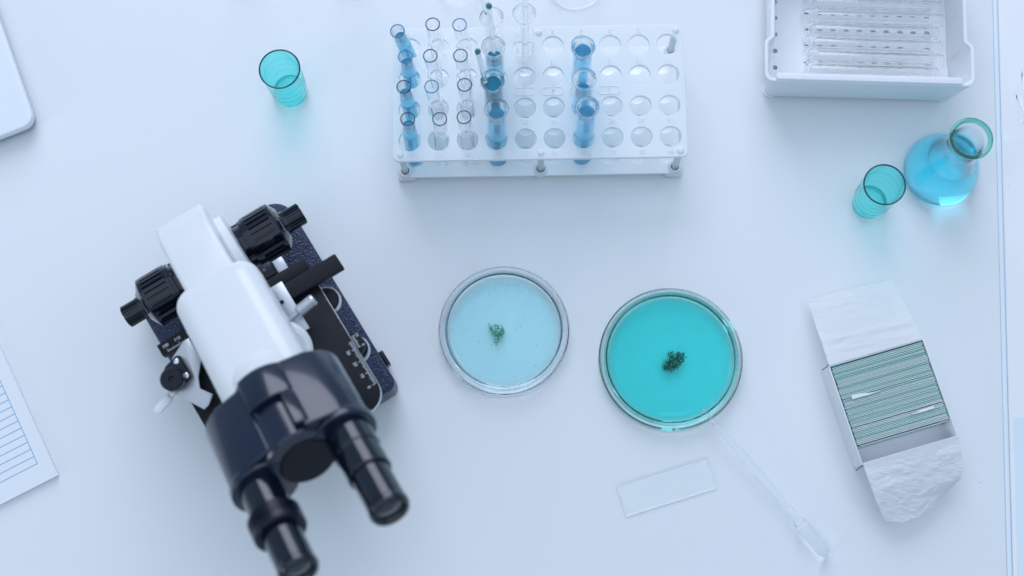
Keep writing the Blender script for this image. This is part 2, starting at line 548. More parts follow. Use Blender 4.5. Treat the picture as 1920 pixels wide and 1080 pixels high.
# cross slide with its scale bar
sb = ubox(G(), 81, 90.5, -63, 63, 118, 128).build('scale_bar', 'stage', mic, bevel=0.7)
tk = G()
for i in range(44):
    w = -57.5 + i
    ubox(tk, 89.9 - (2.6 if i % 10 == 0 else 1.9 if i % 5 == 0 else 1.4), 89.9, w - .15, w + .15, 128.02, 128.12)
tag(tk.build('scale', 'print', sb, flat=True), None, None, kind='stuff')
for k in range(3):
    text(str(100 + 10 * k), 3.4, 0.1, 'print', sb, P(84.8, -57.5 + 10 * k, 128.1), 0, 'scale_number')
text('70', 3.4, 0.1, 'print', sb, P(84.8, 27.5, 128.1), 0, 'scale_number')
G().prism(pl([(92, -40), (92, 84), (105.5, 84.5), (105.5, -40)]), 127.3, 134).build('cross_slide_bar', 'stage', mic, bevel=1.2, seg=3)
br = ubox(G(), 69.5, 80.7, 20, 39.5, 118, 129).build('bar_bracket', 'black', mic, bevel=1)
G().lathe([(0, 129.05), (1.3, 129.05), (1.3, 129.3), (0, 129.3)], 16, Matrix.Translation(P(74, 33, 0))).build('screw_hole', 'lens', br)
ubox(G(), 70.8, 82.5, 41, 49, 117, 127).build('guide_block', 'silver', mic, bevel=0.6)
hd = ubox(G(), 90, 131.5, 29, 40.2, 134.2, 136.2).build('slide_holder', 'silver', mic, bevel=0.7)
G().lathe([(0, 136.2), (1.6, 136.2), (1.6, 136.8), (0, 136.8)], 18, Matrix.Translation(P(104, 32.5, 0))).build('screw', 'black', hd)
# left: spring finger with its pivot housing
fg = G().prism(pl([(91, -39), (91, -43.5), (97, -55.5), (101, -61), (117.5, -70), (143, -55), (142, -50.5), (136.5, -44), (134, -46), (128, -50), (120, -47), (110, -39)]), 134.3, 136.6).build('spring_finger', 'silver', mic, bevel=0.5)
hs = G().prism(pl([(99, -52.5), (100.5, -49.8), (117, -50), (119.2, -51.5), (121.5, -60), (121, -66), (113, -70.5), (106, -68), (102, -63)]), 136.8, 143).build('pivot_housing', 'black', mic, bevel=1.2, seg=3)
for u, w in ((103.3, -54.2), (116.2, -53.0)):
    G().lathe([(2.0, 143), (2.0, 143.7), (1.4, 144.0), (0.9, 144.0), (0.8, 143.4), (0, 143.4)], 24, Matrix.Translation(P(u, w, 0))).build('screw', 'chrome', hs)
G().lathe([(8.6, 143), (8.6, 149.5), (7.7, 150.6), (2.0, 150.6), (1.5, 149.2), (0, 149.2)], 48, Matrix.Translation(P(114.3, -62.4, 0))).build('pivot_knob', 'black', hs)
lv = G().prism(pl([(112, -64), (118.5, -60), (124.5, -71), (120.5, -73)]), 136.9, 138.6).build('release_lever', 'silver', mic, bevel=0.4)
G().prism(pl([(119.6, -72), (125.2, -70.2), (129.2, -83), (127.8, -85.6), (125.2, -86.4), (123.0, -84.6)]), 137.1, 139.6).build('lever_tip', 'enamel', lv, bevel=0.7, seg=3)
# ---- binocular head, tilted 30 degrees
c30, s30 = math.cos(math.radians(30)), math.sin(math.radians(30))
HM = Matrix(((1, 0, 0, 0), (0, s30, -c30, -242), (0, c30, s30, 276), (0, 0, 0, 1)))      # (w, t, s)


def arc(cx, cy, r, a0, a1, n=10):
    return [(cx + r * math.cos(math.radians(a0 + (a1 - a0) * i / n)), cy + r * math.sin(math.radians(a0 + (a1 - a0) * i / n))) for i in range(n + 1)]


S0, S1 = -72, -13
hd = G().lathe([(0, S0 - 4), (22, S0 - 4), (23.5, S0 - 2), (23.5, S1), (22.5, S1 + 2), (0, S1 + 2)], 64, HM).build('head', 'head', mic)
rh = arc(28, -4, 21.8, -75, 58) + [(33, 18.8), (12.5, 23.6), (12.5, -24.5)]
G().prism(rh, S0, S1, HM).build('prism_housing', 'head', hd, bevel=2.0, seg=4, at_angle=40)
lh = [(-x, y - 2.5) for x, y in rh][::-1]
G().prism(lh, S0 + 1, S1, HM).build('prism_housing', 'head', hd, bevel=2.0, seg=4, at_angle=40)
G().prism(arc(0, 0, 28.4, 50, 118, 16) + arc(0, 0, 23.6, 118, 50, 16), S0 + 1, -44, HM).build('hinge_cover', 'head', hd, bevel=0.9, seg=3)
G().prism(arc(0, 0, 28.4, 50, 72, 8) + arc(0, 0, 23.6, 72, 50, 8), -43.8, S1 - 3, HM).build('hinge_cover', 'head', hd, bevel=0.9, seg=3)
for sx in (1, -1):
    lip = G().prism(circ(sx * 29, -4.5 - (2.5 if sx < 0 else 0), 22.4, 56), S1 - 5, S1 + 2.5, HM).build('end_lip', 'head', hd, bevel=1.6, seg=4)
for w, t, s_ in ((27, 18.7, -22), (27, 18.7, -62), (-40, 9.5, -30)):
    G().lathe([(0, -0.4), (1.6, -0.4), (1.6, 0.25), (0, 0.1)], 16, HM @ Matrix.Translation((w, t, s_)) @ Matrix.Rotation(math.radians(-90), 4, 'X')).build('screw', 'black', hd)
G().lathe([(0, S1), (19.0, S1), (19.0, S1 + 2.4), (17.8, S1 + 3.6), (0, S1 + 3.6)], 56, HM @ Matrix.Translation((2, -5, 0))).build('hinge_cap', 'stage', hd)
G().lathe([(0, -104), (22, -104), (24, -98), (24, S0 - 1), (0, S0 - 1)], 56, HM @ Matrix.Translation((0, -16, 0))).build('mount_ring', 'enamel', mic)
for sx in (1, -1):
    em = HM @ Matrix.Translation((sx * 32, -3.5, 0))
    ep = thing_part = None
    if sx > 0:
        ep = G().lathe([(0, -12), (15.2, -12), (15.2, 6), (14.4, 7), (14.4, 25), (13.8, 26), (0, 26)], 56, em).build('eyepiece_tube', 'black_gloss', mic, angle=25)
        z0, R = 26, 12.6
    else:
        ep = G().lathe([(0, -12), (13.6, -12), (13.6, 13), (0, 13)], 56, em).build('eyepiece_tube', 'black_gloss', mic, angle=25)
        p, a, b = ribbed(17.0, 0.8, 60, 14, 21, 0.5)
        dr = G().lathe([(0, 12.5), (15.6, 12.5), (15.6, 14), (16.2, 14.4), (16.2, 21.4), (17, 22), (17, 27), (16, 28.6), (0, 28.6)], 56, em).build('dioptre_ring', 'black', mic, angle=25)
        G().prism(p, a, b, em).build('knurl', 'black', dr, angle=25)
        z0, R = 28.6, 12.4
    ey = G().lathe([(0, z0 - 1), (R, z0 - 1), (R, z0 + 26), (R + 0.5, z0 + 27), (R + 0.5, z0 + 29.5), (R - 0.6, z0 + 31.5), (R - 2.5, z0 + 32), (R - 4.5, z0 + 29), (0, z0 + 29)], 56, em).build('eyepiece', 'black_gloss', mic, angle=25)
    G().lathe([(R - 4.4, z0 + 29.1), (R - 6, z0 + 29.7), (0, z0 + 30.6)], 40, em).build('lens', 'lens', ey)


# ------------------------------------------------------------------ petri dishes
def petri(name, label, ctr, R, Rl, hh, glass, liquid, lidlabel=None):
    d = thing(name, label, 'petri dish', ctr)
    t = 1.5
    # outer: upturned lid, inner: dish
    G().lathe([(0, 0.3), (Rl - 2.5, 0.3), (Rl - 0.8, 0.9), (Rl, 2.6), (Rl, hh * 0.55), (Rl - 0.7, hh * 0.55 + 0.8), (Rl - 1.5, hh * 0.55), (Rl - 1.5, 3.0), (Rl - 2.6, 1.9), (0, 1.9)],
              128, None).build('lid', 'lid_teal' if glass == 'dish_teal' else 'lid_glass', d, angle=60)
    G().lathe([(0, 2.2), (R - 4, 2.2), (R - 1.2, 3.0), (R, 5.4), (R, hh - 1), (R - 1.3, hh), (R - 2.6, hh - 1), (R - 3.2, 8.6), (R - 4.4, 5.8), (R - 8, 4.2), (0, 4.2)],
              128, None).build('dish', glass, d, angle=60)
    return d


cb = at(945, 620, 6)
cb.z = 0
d1 = petri('petri_dish', 'petri dish of pale blue liquid with a light green clump', cb, 49.6, 54.2, 14.5, 'dish_blue', 'agar_blue')
ct_ = at(1257, 673, 6)
ct_.z = 0
d2 = petri('petri_dish', 'larger petri dish of strong teal liquid with a dark clump', ct_, 54.8, 58.8, 15.5, 'dish_teal', 'agar_teal')


def fill(d, R, z0, z1, liquid, n, sd):
    rm = R + 0.08
    l = G().lathe([(0, z0), (rm - 4.8, z0), (rm - 1.2, z0 + 1.6), (rm, z0 + 4.4), (rm + 0.1, z1 + 0.6), (rm - 1.0, z1 + 0.12), (rm - 2.4, z1), (0, z1)], 128).build('liquid', liquid, d, angle=70)
    rnd = random.Random(sd)
    g = G()
    for i in range(n):
        a = rnd.uniform(0, 6.283)
        r = (R - 4) * (rnd.random() ** (0.35 if sd == 1 else 0.5))
        if sd == 1 and rnd.random() < 0.55:
            a = rnd.gauss(1.6, 0.8)
            r = (R - 4) * rnd.uniform(0.75, 0.98)
        s = rnd.uniform(0.35, 0.7) if sd == 1 else rnd.uniform(0.18, 0.36)
        g.lathe([(s, 0), (s * 0.87, s * 0.5), (s * .5, s * 0.87), (0, s)], 8, Matrix.Translation((r * math.cos(a), r * math.sin(a), z1 - 0.02)))
    b = g.build('bubbles', 'bubble', l)
    tag(b, None, None, kind='stuff')


fill(d1, 46.4, 4.15, 9.0, 'agar_blue', 60, 1)
fill(d2, 51.6, 4.15, 10.0, 'agar_teal', 170, 2)


def algae(name, label, ctr, m, pts, n, z, sd, br, grow=1.0):
    """branching tufts: short chains of tiny blobs grown out of several hearts"""
    rnd = random.Random(sd)
    g = G()
    ico = [(1, 0), (0.7, 0.7), (0, 1)]
    for (hx, hy, k) in pts:
        hx, hy = hx * grow, hy * grow
        for i in range(int(n * k)):
            x, y, zz = hx + rnd.gauss(0, br), hy + rnd.gauss(0, br), rnd.uniform(-0.2, 0.8)
            a = rnd.uniform(0, 6.283)
            for j in range(rnd.randint(2, 6)):
                r = rnd.uniform(0.16, 0.34)
                g.lathe([(0, -r), (r, -r * .3), (r * .8, r * .6), (0, r)], 5, Matrix.Translation((x, y, zz)))
                a += rnd.gauss(0, 0.7)
                x += math.cos(a) * r * 1.5
                y += math.sin(a) * r * 1.5
                zz = max(-0.5, min(1.4, zz + rnd.gauss(0, .15)))
    o = g.build(name, m, None)
    put(o, (ctr.x, ctr.y, z))
    return tag(o, label, 'algae')


algae('algae_clump', 'small light green algae clump floating in the pale blue liquid', at(932, 624, 9), 'algae',
      [(-3.2, 2.5, 1), (0.5, 3.0, 1), (2.6, 1.2, 1), (0, -1, .9), (1.8, -0.5, .8), (0.2, -4.0, .8), (-1.8, 0.5, .7), (1, -2.4, .6)], 30, 9.0, 3, 1.3, 1.55)
algae('algae_clump', 'dense dark green algae clump floating in the teal liquid', at(1262, 677, 10), 'algae_dark',
      [(-5, -3.2, 1), (-2.5, -1.5, 1.4), (0, 0.5, 1.6), (2.5, 2.5, 1.4), (5, 3.6, 1), (-1, 3.8, 1), (2, -1.2, 1.2), (0.5, -3.2, 1), (-2.8, -4.4, .8), (4.6, 0.6, .8)], 40, 10.0, 4, 1.45, 1.45)


# ------------------------------------------------------------------ teal cups
def cup(label, px, py, seed):
    c = at(px, py)
    t = thing('measuring_cup', label, 'cup', c, seed)
    h, r0, r1, w = 55.0, 14.6, 16.9, 0.75
    G().lathe([(0, 1.6), (r0 - 1.5, 1.6), (r0 - 0.8, 0.2), (r0 - 0.2, 0.4), (r0, 1.6), (r1, h), (r1 - w * .5, h + .3), (r1 - w, h), (r0 - w, 3.2), (r0 - 2, 2.0), (0, 2.0)], 96).build('cup', 'cup', t, angle=60)
    G().ring(r1 - w * .5, 0.68, h, 96, 8).build('rim', 'cup_rim', t)
    for z in (16, 26.5, 37):
        R = r0 + (r1 - r0) * z / h
        G().ring(R + 0.02, 0.10, z, 96, 5).build('graduation_ring', 'cup_line', t)
    return t


cup('teal plastic measuring cup standing alone left of the tube rack', 545, 172, 0.3)
cup('teal plastic measuring cup standing beside the blue flask', 1629, 380, 2.0)

# ------------------------------------------------------------------ flask
fk = thing('erlenmeyer_flask', 'round-shouldered glass flask half full of bright blue liquid', 'flask', (343, 342.5, 0))
fo = [(0, .4), (24, .4), (28.5, 1.6), (30.8, 5), (31.2, 9), (30.2, 15), (27, 25), (22, 38), (17.6, 49), (14.4, 58), (13.4, 66), (13.6, 80), (14.2, 86), (15.0, 89)]
rim = [(14.6, 89.6), (13.8, 89)]
fi = [(12.9, 85), (12.2, 66), (13.2, 58.4), (16.3, 49.3), (20.6, 38.2), (25.6, 25), (28.8, 15), (29.8, 9), (29.4, 5.6), (27.5, 3.2), (23, 2.2), (0, 2.2)]
G().lathe(fo + rim + fi, 96).build('flask_body', 'tube_glass', fk, angle=60)
G().ring(15.3, 2.0, 91.2, 96, 14).build('rim', 'green_glass', fk)
G().lathe([(0, 2.12), (23, 2.12), (27.6, 3.12), (29.5, 5.6), (29.9, 9), (28.9, 15), (25.7, 25), (20.7, 38.2), (19.4, 41.6), (18.4, 41.1), (16.5, 40.9), (0, 40.9)], 96).build('liquid', 'liq_flask', fk, angle=60)

# ------------------------------------------------------------------ test tube rack
RZ = math.radians(0.73)
rack = thing('test_tube_rack', 'white plastic test tube rack with forty numbered holes', 'test tube rack', (6.0, 394.5, 0), RZ)
XS = [(-4.5 + i) * 23.5 for i in range(10)]
YS = [39.6, 13.2, -13.2, -39.6]
TOP = 58.0
holes = [circ(x, y, 8.7, 40) for x in XS for y in YS]
tp = plate('top_plate', rrect(-119.2, 119.2, -56.8, 56.8, 5), holes, TOP - 4, TOP, 'rack_white', rack, 0.5)
lp = plate('bottom_plate', rrect(-117.5, 117.5, -56.5, 56.5, 5), [circ(x, y, 8.2, 36) for x in XS for y in YS], 7.5, 11, 'rack_solid', rack, 0.4)
well0 = None
for y in YS:
    for x in XS:
        if well0 is None:
            well0 = G().lathe([(8.25, 9.5), (7.6, 7.6), (5.8, 6.0), (3, 5.2), (0, 5.0), (0, 4.0), (3.4, 4.2), (6.6, 5.2), (8.25, 7.4), (8.25, 9.5)], 32).build('well', 'rack_solid', lp)
            w_ = well0
        else:
            w_ = again(well0, lp)
        w_.location = Vector((x, y, 0)) * 0.001
for x in (-113, 0.5, 113):
    for y in (-51.5, 51.5):
        yy = y
        k = x < 100 and x > -100
        po = G().prism([(2.4, -2.0), (2.4, 2.0), (-2.4, 2.0), (-2.4, -2.0)], 11, TOP - 3.8).build('post', 'post', rack, bevel=0.6)
        po.location = Vector((x, yy if y > 0 else y, 0)) * 0.001
        po.rotation_euler = (math.radians(0), 0, 0.2)
        bs = G().lathe([(5.6, 2), (5.6, 13), (5.0, 14), (3.6, 14), (3.4, 11.4), (0, 11.4), (0, 2)], 32).build('boss', 'rack_white', rack)
        bs.location = po.location
        rv = G().lathe([(2.9, TOP - .1), (2.7, TOP + 0.9), (1.6, TOP + 1.8), (0, TOP + 2.1), (0, TOP - .1)], 24).build('rivet', 'rack_white', rack)
        rv.location = po.location
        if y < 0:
            gr = G().ring(2.9, 0.45, 11.9, 24, 6).build('post_ring', 'olive_grey', rack)  # dark olive ring around the foot of each front post
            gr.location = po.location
for x in (-112, 112):
    for y in (-52, 52):
        ft = G().prism(rrect(-8, 8, -6, 6, 4), 0, 7.7).build('foot', 'rack_white', rack, bevel=0.6)
        ft.location = Vector((x, y, 0)) * 0.001
for i, x in enumerate(XS):
    for r, y in enumerate(YS):
        if r == 0:
            text(str(10 - i), 5.2, 0.7, 'rack_white', tp, (x, y + 12.6, TOP + 0.2), math.pi)
        elif r == 1:
            text(str(20 - i), 5.2, 0.7, 'rack_white', tp, (x, y + 12.6, TOP + 0.2), math.pi)
        else:
            text(str((21 if r == 2 else 31) + i), 5.2, 0.7, 'rack_white', tp, (x, y - 12.6, TOP + 0.2), 0)
for ch, x in zip('ЭКРОС', (57, 34, 11, -12, -35)):
    outl = rrect(-9.2, 9.2, -3.6, 3.6, 3.5)
    inn = rrect(-8.6, 8.6, -3.0, 3.0, 2.9)
    ov = plate('oval_frame', outl, [inn], TOP - 0.1, TOP + 0.5, 'rack_white', tp, 0.1)
    ov.location = Vector((x, 0.6, 0)) * 0.001
    text(ch, 5.4, 0.7, 'rack_white', tp, (x, 0.6, TOP + 0.2), math.pi, 'letter')


# ------------------------------------------------------------------ test tubes
def hole(c, r):
    v = Matrix.Rotation(RZ, 3, 'Z') @ Vector((XS[c], YS[r], 0))
    return Vector((6.0 + v.x, 394.5 + v.y, 0))


_tm = {}


def tube_mesh(R, L, lip):
    k = (R, L, lip)
    w = 1.0 if R > 7 else 0.75
    hemi = [(R * math.sin(a), R - R * math.cos(a)) for a in [math.pi / 2 * i / 8 for i in range(9)]]
    r = R - w
    hemi_i = [(r * math.sin(a), R - r * math.cos(a)) for a in [math.pi / 2 * i / 8 for i in range(8, -1, -1)]]
    if lip:
        top = [(R, L - 6), (R + 0.5, L - 3.5), (R + 1.5, L - 1.4), (R + 1.8, L - 0.5), (R + 1.3, L + 0.2), (R + 0.9, L), (R - w + .2, L - 2.6), (R - w, L - 6)]
    else:
        top = [(R, L - .3), (R - w * .5, L), (R - w, L - .3)]
    return hemi + top + hemi_i


def tube(label, c, r, rimpx, R, L, lip, liquid=None, level=0.0, group=None):
    h = hole(c, r)
    top = at(rimpx[0], rimpx[1], L + 4)
    slack = 8.6 - R - 0.25
    f = (TOP - 6) / L
    d = Vector((top.x - h.x, top.y - h.y, 0))
    if d.length > slack:
        mid = h + d.normalized() * slack
    else:
        mid = h + d
    bottom = mid + (mid - Vector((top.x, top.y, 0))) * ((TOP - 6) / (L - TOP + 6)) * 0.8
    off = bottom - h
    if off.length > 6.5:
        bottom = h + off.normalized() * 6.5
    z0 = 5.4
    bottom.z = z0
    ax = Vector((top.x, top.y, L + 4)) - bottom
    t = thing('test_tube', label, 'test tube', bottom, 0, group)
    t.rotation_mode = 'QUATERNION'
    t.rotation_quaternion = ax.to_track_quat('Z', 'Y')
    key = (R, L, lip)
    if key not in _tm:
        o = G().lathe(tube_mesh(R, L, lip), 48).build('glass_tube', 'tube_glass', t, angle=60)
        _tm[key] = o
    else:
        again(_tm[key], t)
    if not lip:
        G().ring(R - 0.4, 0.42, L - .1, 48, 8).build('rim', 'tube_rim_blue' if (c == 0 and r < 2) or (c, r) in ((2, 0), (1, 2)) else 'tube_rim', t)
    if liquid:
        rr = R - (1.0 if R > 7 else 0.75) + 0.06
        lv = level
        prof = [(rr * math.sin(a), R - rr * math.cos(a)) for a in [math.pi / 2 * i / 8 for i in range(9)]]
        prof += [(rr, lv + .9), (rr - .5, lv + .35), (rr - 1.3, lv), (0, lv)]
        G().lathe(prof, 48).build('liquid', liquid, t, angle=60)
    return t


RN = ['back row', 'second row', 'third row', 'front row']
sm = {0: [(745.5, 59), (760.5, 107.5), (757.5, 163.5), (764.5, 223 + 1)],
      1: [(811.5, 46.5), (807, 105.5), (809.5, 163), (824.5, 224)],
      2: [(862, 47.5), (863.5, 105), (871, 160), (870, 220.5)]}
for c in (0, 1, 2):
    for r in range(4):
        if c == 0:
            tube('narrow test tube of blue liquid, leftmost column, rack ' + RN[r], c, r, sm[c][r], 5.9, 92, False, 'liq_blue', 76, 'narrow test tubes')
        else:
            tube('empty narrow clear test tube, %s column from left, rack %s' % (('second', 'third')[c - 1], RN[r]), c, r, sm[c][r], 5.8, 92, False, group='narrow test tubes')
bg = 'wide lipped test tubes'
tA = tube('wide empty lipped test tube at rack back edge holding a thick glass rod', 3, 0, (922, 34), 7.6, 117, True, group=bg)
tB = tube('wide lipped test tube with light blue liquid and a rod whose end looks green, second row', 3, 1, (925, 89), 7.6, 117, True, 'liq_blue', 92, bg)
tC = tube('wide test tube nearly full of dark teal-blue liquid with leaning rod', 3, 2, (923.5, 152), 7.6, 117, True, 'liq_deep', 108, bg)
tD = tube('wide test tube of blue liquid, front row, left of the middle post', 3, 3, (931, 205), 7.6, 117, True, 'liq_blue', 101, bg)
tE = tube('wide empty lipped test tube at rack back edge next to rivet, clear rod inside', 4, 0, (983, 27), 7.6, 117, True, group=bg)
tube('wide test tube of blue liquid in the right group, farthest back', 6, 1, (1093.5, 89), 7.6, 117, True, 'liq_blue', 105, bg)
tube('wide test tube of blue liquid in the right group, middle one', 6, 2, (1095.5, 149), 7.6, 117, True, 'liq_blue', 88, bg)
tube('wide test tube of blue liquid, front row, right of the middle post', 6, 3, (1101, 202), 7.6, 117, True, 'liq_blue', 103, bg)


def rod(label, p0, p1, R, tipped=True):
    ax = p1 - p0
    L = ax.length
    t = thing('glass_rod', label, 'glass rod', p0, 0, 'glass stirring rods')
    t.rotation_mode = 'QUATERNION'
    t.rotation_quaternion = ax.to_track_quat('Z', 'Y')
    G().lathe([(0, 0), (R * .7, R * .35), (R, R), (R, L - (0.3 if tipped else R)), (R * .7, L - (0.1 if tipped else .3 * R)), (0, L)], 24).build('shaft', 'glass', t, angle=60)
    if tipped:
        G().lathe([(0, L - 0.2), (R * 0.95, L - 0.2), (R * 1.25, L + R * .5), (R * 1.1, L + R * 1.3), (0, L + R * 1.8)], 24).build('dark_end_view', 'tip', t)
    return t


hC = hole(3, 2)
rod('clear stirring rod whose end looks dark green, leaning out of the dark teal tube', Vector((hC.x - 1.5, hC.y - 2.5, 24)), at(896, 98, 172), 1.9)
hB = hole(3, 1)
rod('clear stirring rod whose end looks teal, rising above the rack back edge', Vector((hB.x + 1.0, hB.y - 2.5, 24)), at(917, 13, 185), 1.9)
hA = hole(3, 0)
rod('thick clear glass rod standing in the back edge tube, leaving the picture', Vector((hA.x + 1.5, hA.y + 1, 26)), at(902, -30, 172), 3.0, False)
hE = hole(4, 0)
rod('clear glass rod in the tube next to the rivet, leaving the picture', Vector((hE.x + 0.5, hE.y, 26)), at(985, -28, 172), 2.4, False)

# ------------------------------------------------------------------ tray with spare tubes
tr = thing('plastic_tray', 'white plastic tray with flared rounded front and drain holes', 'tray', (0, 0, 0))
ZT = 50.0
tl, trr = at(1434, 152, ZT), at(1830, 163, ZT)              # front rim corners
fx = (trr - tl).normalized()
fy = Vector((-fx.y, fx.x, 0))
wd = (trr - tl).length
tr.location = tl * 0.001 * Vector((1, 1, 0)).length / math.sqrt(2)
tr.location = Vector((tl.x, tl.y, 0)) * 0.001
tr.rotation_euler = (0, 0, math.atan2(fx.y, fx.x))


def tray_outline(x0, x1, y0, yb, st, ys, r, n=6):
    """x0..x1 wide front part from y0, narrower by st beyond ys; counter-clockwise"""
    o = []
    for i in range(n + 1):
        a = math.radians(180 + 90 * i / n)
        o.append((x0 + r + r * math.cos(a), y0 + r + r * math.sin(a)))
    for i in range(n + 1):
        a = math.radians(270 + 90 * i / n)
        o.append((x1 - r + r * math.cos(a), y0 + r + r * math.sin(a)))
    o += [(x1, ys - 3), (x1 - 1.2, ys - .6), (x1 - st * .6, ys + 1), (x1 - st, ys + 3), (x1 - st, yb), (x0 + st, yb), (x0 + st, ys + 3), (x0 + st * .6, ys + 1), (x0 + 1.2, ys - .6), (x0, ys - 3)]
    return o


to = tray_outline(0, wd, 0, 120, 5.5, 37, 7)
ti = tray_outline(3.2, wd - 3.2, 3.2, 116.8, 5.5, 36, 5)
bo = tray_outline(7, wd - 7, 3.0, 118, 1.0, 37, 7)
bi = tray_outline(10, wd - 10, 5.8, 115, 1.0, 36, 5)
n = len(to)
g = G()
ring_pts = [(bo, 6), (to, ZT), (ti, ZT), (bi, 8)]
for poly, z in ring_pts:
    g.v += [Vector((x, y, z)) for x, y in poly]
for k in range(4):
    for i in range(n):
        j = (i + 1) % n
        g.f.append([k * n + i, k * n + j, ((k + 1) % 4) * n + j, ((k + 1) % 4) * n + i])
g.build('wall', 'white', tr, bevel=0.9, seg=3, at_angle=50)
hl = [circ(13.5 + 2, y, 2.1, 16) for y in (28, 43, 58, 73, 88)]
for yy in (33, 48, 63, 78, 93):
    for i in range(10):
        if (i, yy) not in ((8, 33), (8, 48), (3, 48)):
            hl.append([(x * 1.35 + 42 + i * 11.4, y * .6 + yy) for x, y in circ(0, 0, 1.7, 14)])
plate('floor', bi, hl, 6, 8.5, 'white', tr, 0.3)
lp_ = G().prism(rrect(9, wd - 11, 1.0, 7.0, 2.4), ZT - 3, ZT + 2.5).build('front_lip', 'white', tr, bevel=1.0, seg=3)
for x in (6, wd - 9):
    for y in (6, 110):
        ft = G().lathe([(0, 0), (4.5, 0), (5.5, 1), (7, 7), (0, 7)], 24).build('foot', 'white', tr)
        ft.location = Vector((x + (6 if x < 20 else -6), y + 3, 0)) * 0.001


def lying_tube(label, x, y, z, L, ang, flip):
    t = thing('spare_test_tube', label, 'test tube', (0, 0, 0), 0, 'spare test tubes lying in the tray')
    p0 = tr.matrix_basis @ (Vector((x, y, z)) * 0.001)
    t.location = p0
    t.rotation_mode = 'QUATERNION'
    v = (fx * math.cos(ang) + fy * math.sin(ang)) * flip
    t.rotation_quaternion = v.to_track_quat('Z', 'Y')
    key = ('spare', round(L))
    if key not in _tm:
        _tm[key] = G().lathe(tube_mesh(5.6, L, False), 32).build('glass_tube', 'spare_glass', t, angle=60)
    else:
        again(_tm[key], t)


bpy.context.view_layer.update()
NTH = ['first', 'second', 'third', 'fourth', 'fifth', 'sixth', 'seventh']
for i, y in enumerate((14, 26, 38, 50, 62, 74, 86)):                                # lower layer
    lying_tube('clear empty test tube in the tray, bottom layer, %s from the front' % NTH[i], 36 + (i * 7 % 5), y, 14.3, 108, 0.0 + 0.006 * ((i * 3) % 4 - 1.5), 1)
for i, y in enumerate((20.2, 32.2, 44.2, 56.2, 68.2, 80.2)):                        # upper layer, in the valleys
    x = 40 + (i * 5 % 7)
    lying_tube('clear empty test tube lying on top in the tray, %s from the front' % NTH[i], x, y, 23.9, 108, -0.004 * (i % 3), 1)

# ------------------------------------------------------------------ box of slides
A_, B_, C_ = at(1553, 686, 30), at(1610, 873, 30), at(1722, 637, 30)
A_.z = B_.z = C_.z = 0
bxu = (C_ - A_).normalized()                       # along the slides
bxv = Vector((bxu.y, -bxu.x, 0))                   # towards the front
bl = (B_ - A_).dot(bxv)
bw = (C_ - A_).length + 5.0
bang = math.atan2(bxu.y, bxu.x)
box = thing('slide_box', 'open white cardboard box packed with glass slides', 'box', A_, bang)
# local: x along slides, y = -towards front
G().box(0, bw, -bl, 0, 0.2, 1.2).build('floor', 'card', box)
G().box(0, 1.0, -bl, 0, 1.2, 30).build('side_wall', 'card', box, bevel=0.2)
G().box(bw - 1.0, bw, -bl, 0, 1.2, 28).build('side_wall', 'card', box, bevel=0.2)
G().box(1.0, bw - 1.0, -1.0, 0, 1.2, 28.5).build('end_wall', 'card', box, bevel=0.2)
G().box(1.0, bw - 1.0, -bl, -bl + 1.0, 1.2, 28.5).build('end_wall', 'card', box, bevel=0.2)
for y0 in (-bl - 1.2, 0.2):
    G().add([(-5, y0 - 1.5, 26), (-4.6, y0 - 2.1, 26), (0.8, y0 + .6, 30.2), (1.0, y0, 30.2), (-5, y0 - 1.5, 25.4), (-4.6, y0 - 2.1, 25.4), (.8, y0 + .6, 29.4), (1, y0, 29.4)],
            [(0, 1, 3, 2), (4, 6, 7, 5), (0, 4, 5, 1), (2, 3, 7, 6), (0, 2, 6, 4), (1, 5, 7, 3)]).build('corner_tab', 'staple', box)
NS = 50
pit = 64.0 / NS
rnd = random.Random(5)
s0 = None
sx0 = 2.0 + (bw - 4 - 76) / 2
for i in range(NS):
    if s0 is None:
        s0 = G().box(0, 76, -0.5, 0.5, 0, 26).build('microscope_slide', 'slide', None, bevel=0.12, seg=1)
        o = s0
    else:
        o = s0.copy()
        COL.objects.link(o)
    if i % 7 in (2, 5) or i in (11, 24, 38, 39, 40) or i > 46:
        kind = 'slide_light'
    elif i % 9 in (0, 4) or 3 < i < 8:
        kind = 'slide_dark'
    else:
        kind = 'slide'
    o.material_slots[0].link = 'OBJECT'
    o.material_slots[0].material = M[kind]
    loc = Matrix.Rotation(bang, 3, 'Z') @ Vector((sx0 + rnd.uniform(-.4, .4), -2.2 - i * pit - .5 - (0.3 if i > 20 else 0) - (0.3 if i > 38 else 0), 0)) + A_
    o.location = (loc + Vector((0, 0, 1.4 + rnd.uniform(0, .9)))) * 0.001
    o.rotation_euler = (0.0, 0, bang + rnd.uniform(-.002, .002))
    tag(o, 'green-edged glass slide standing on edge among its row in the box', 'glass slide', 'glass slides packed in the box')


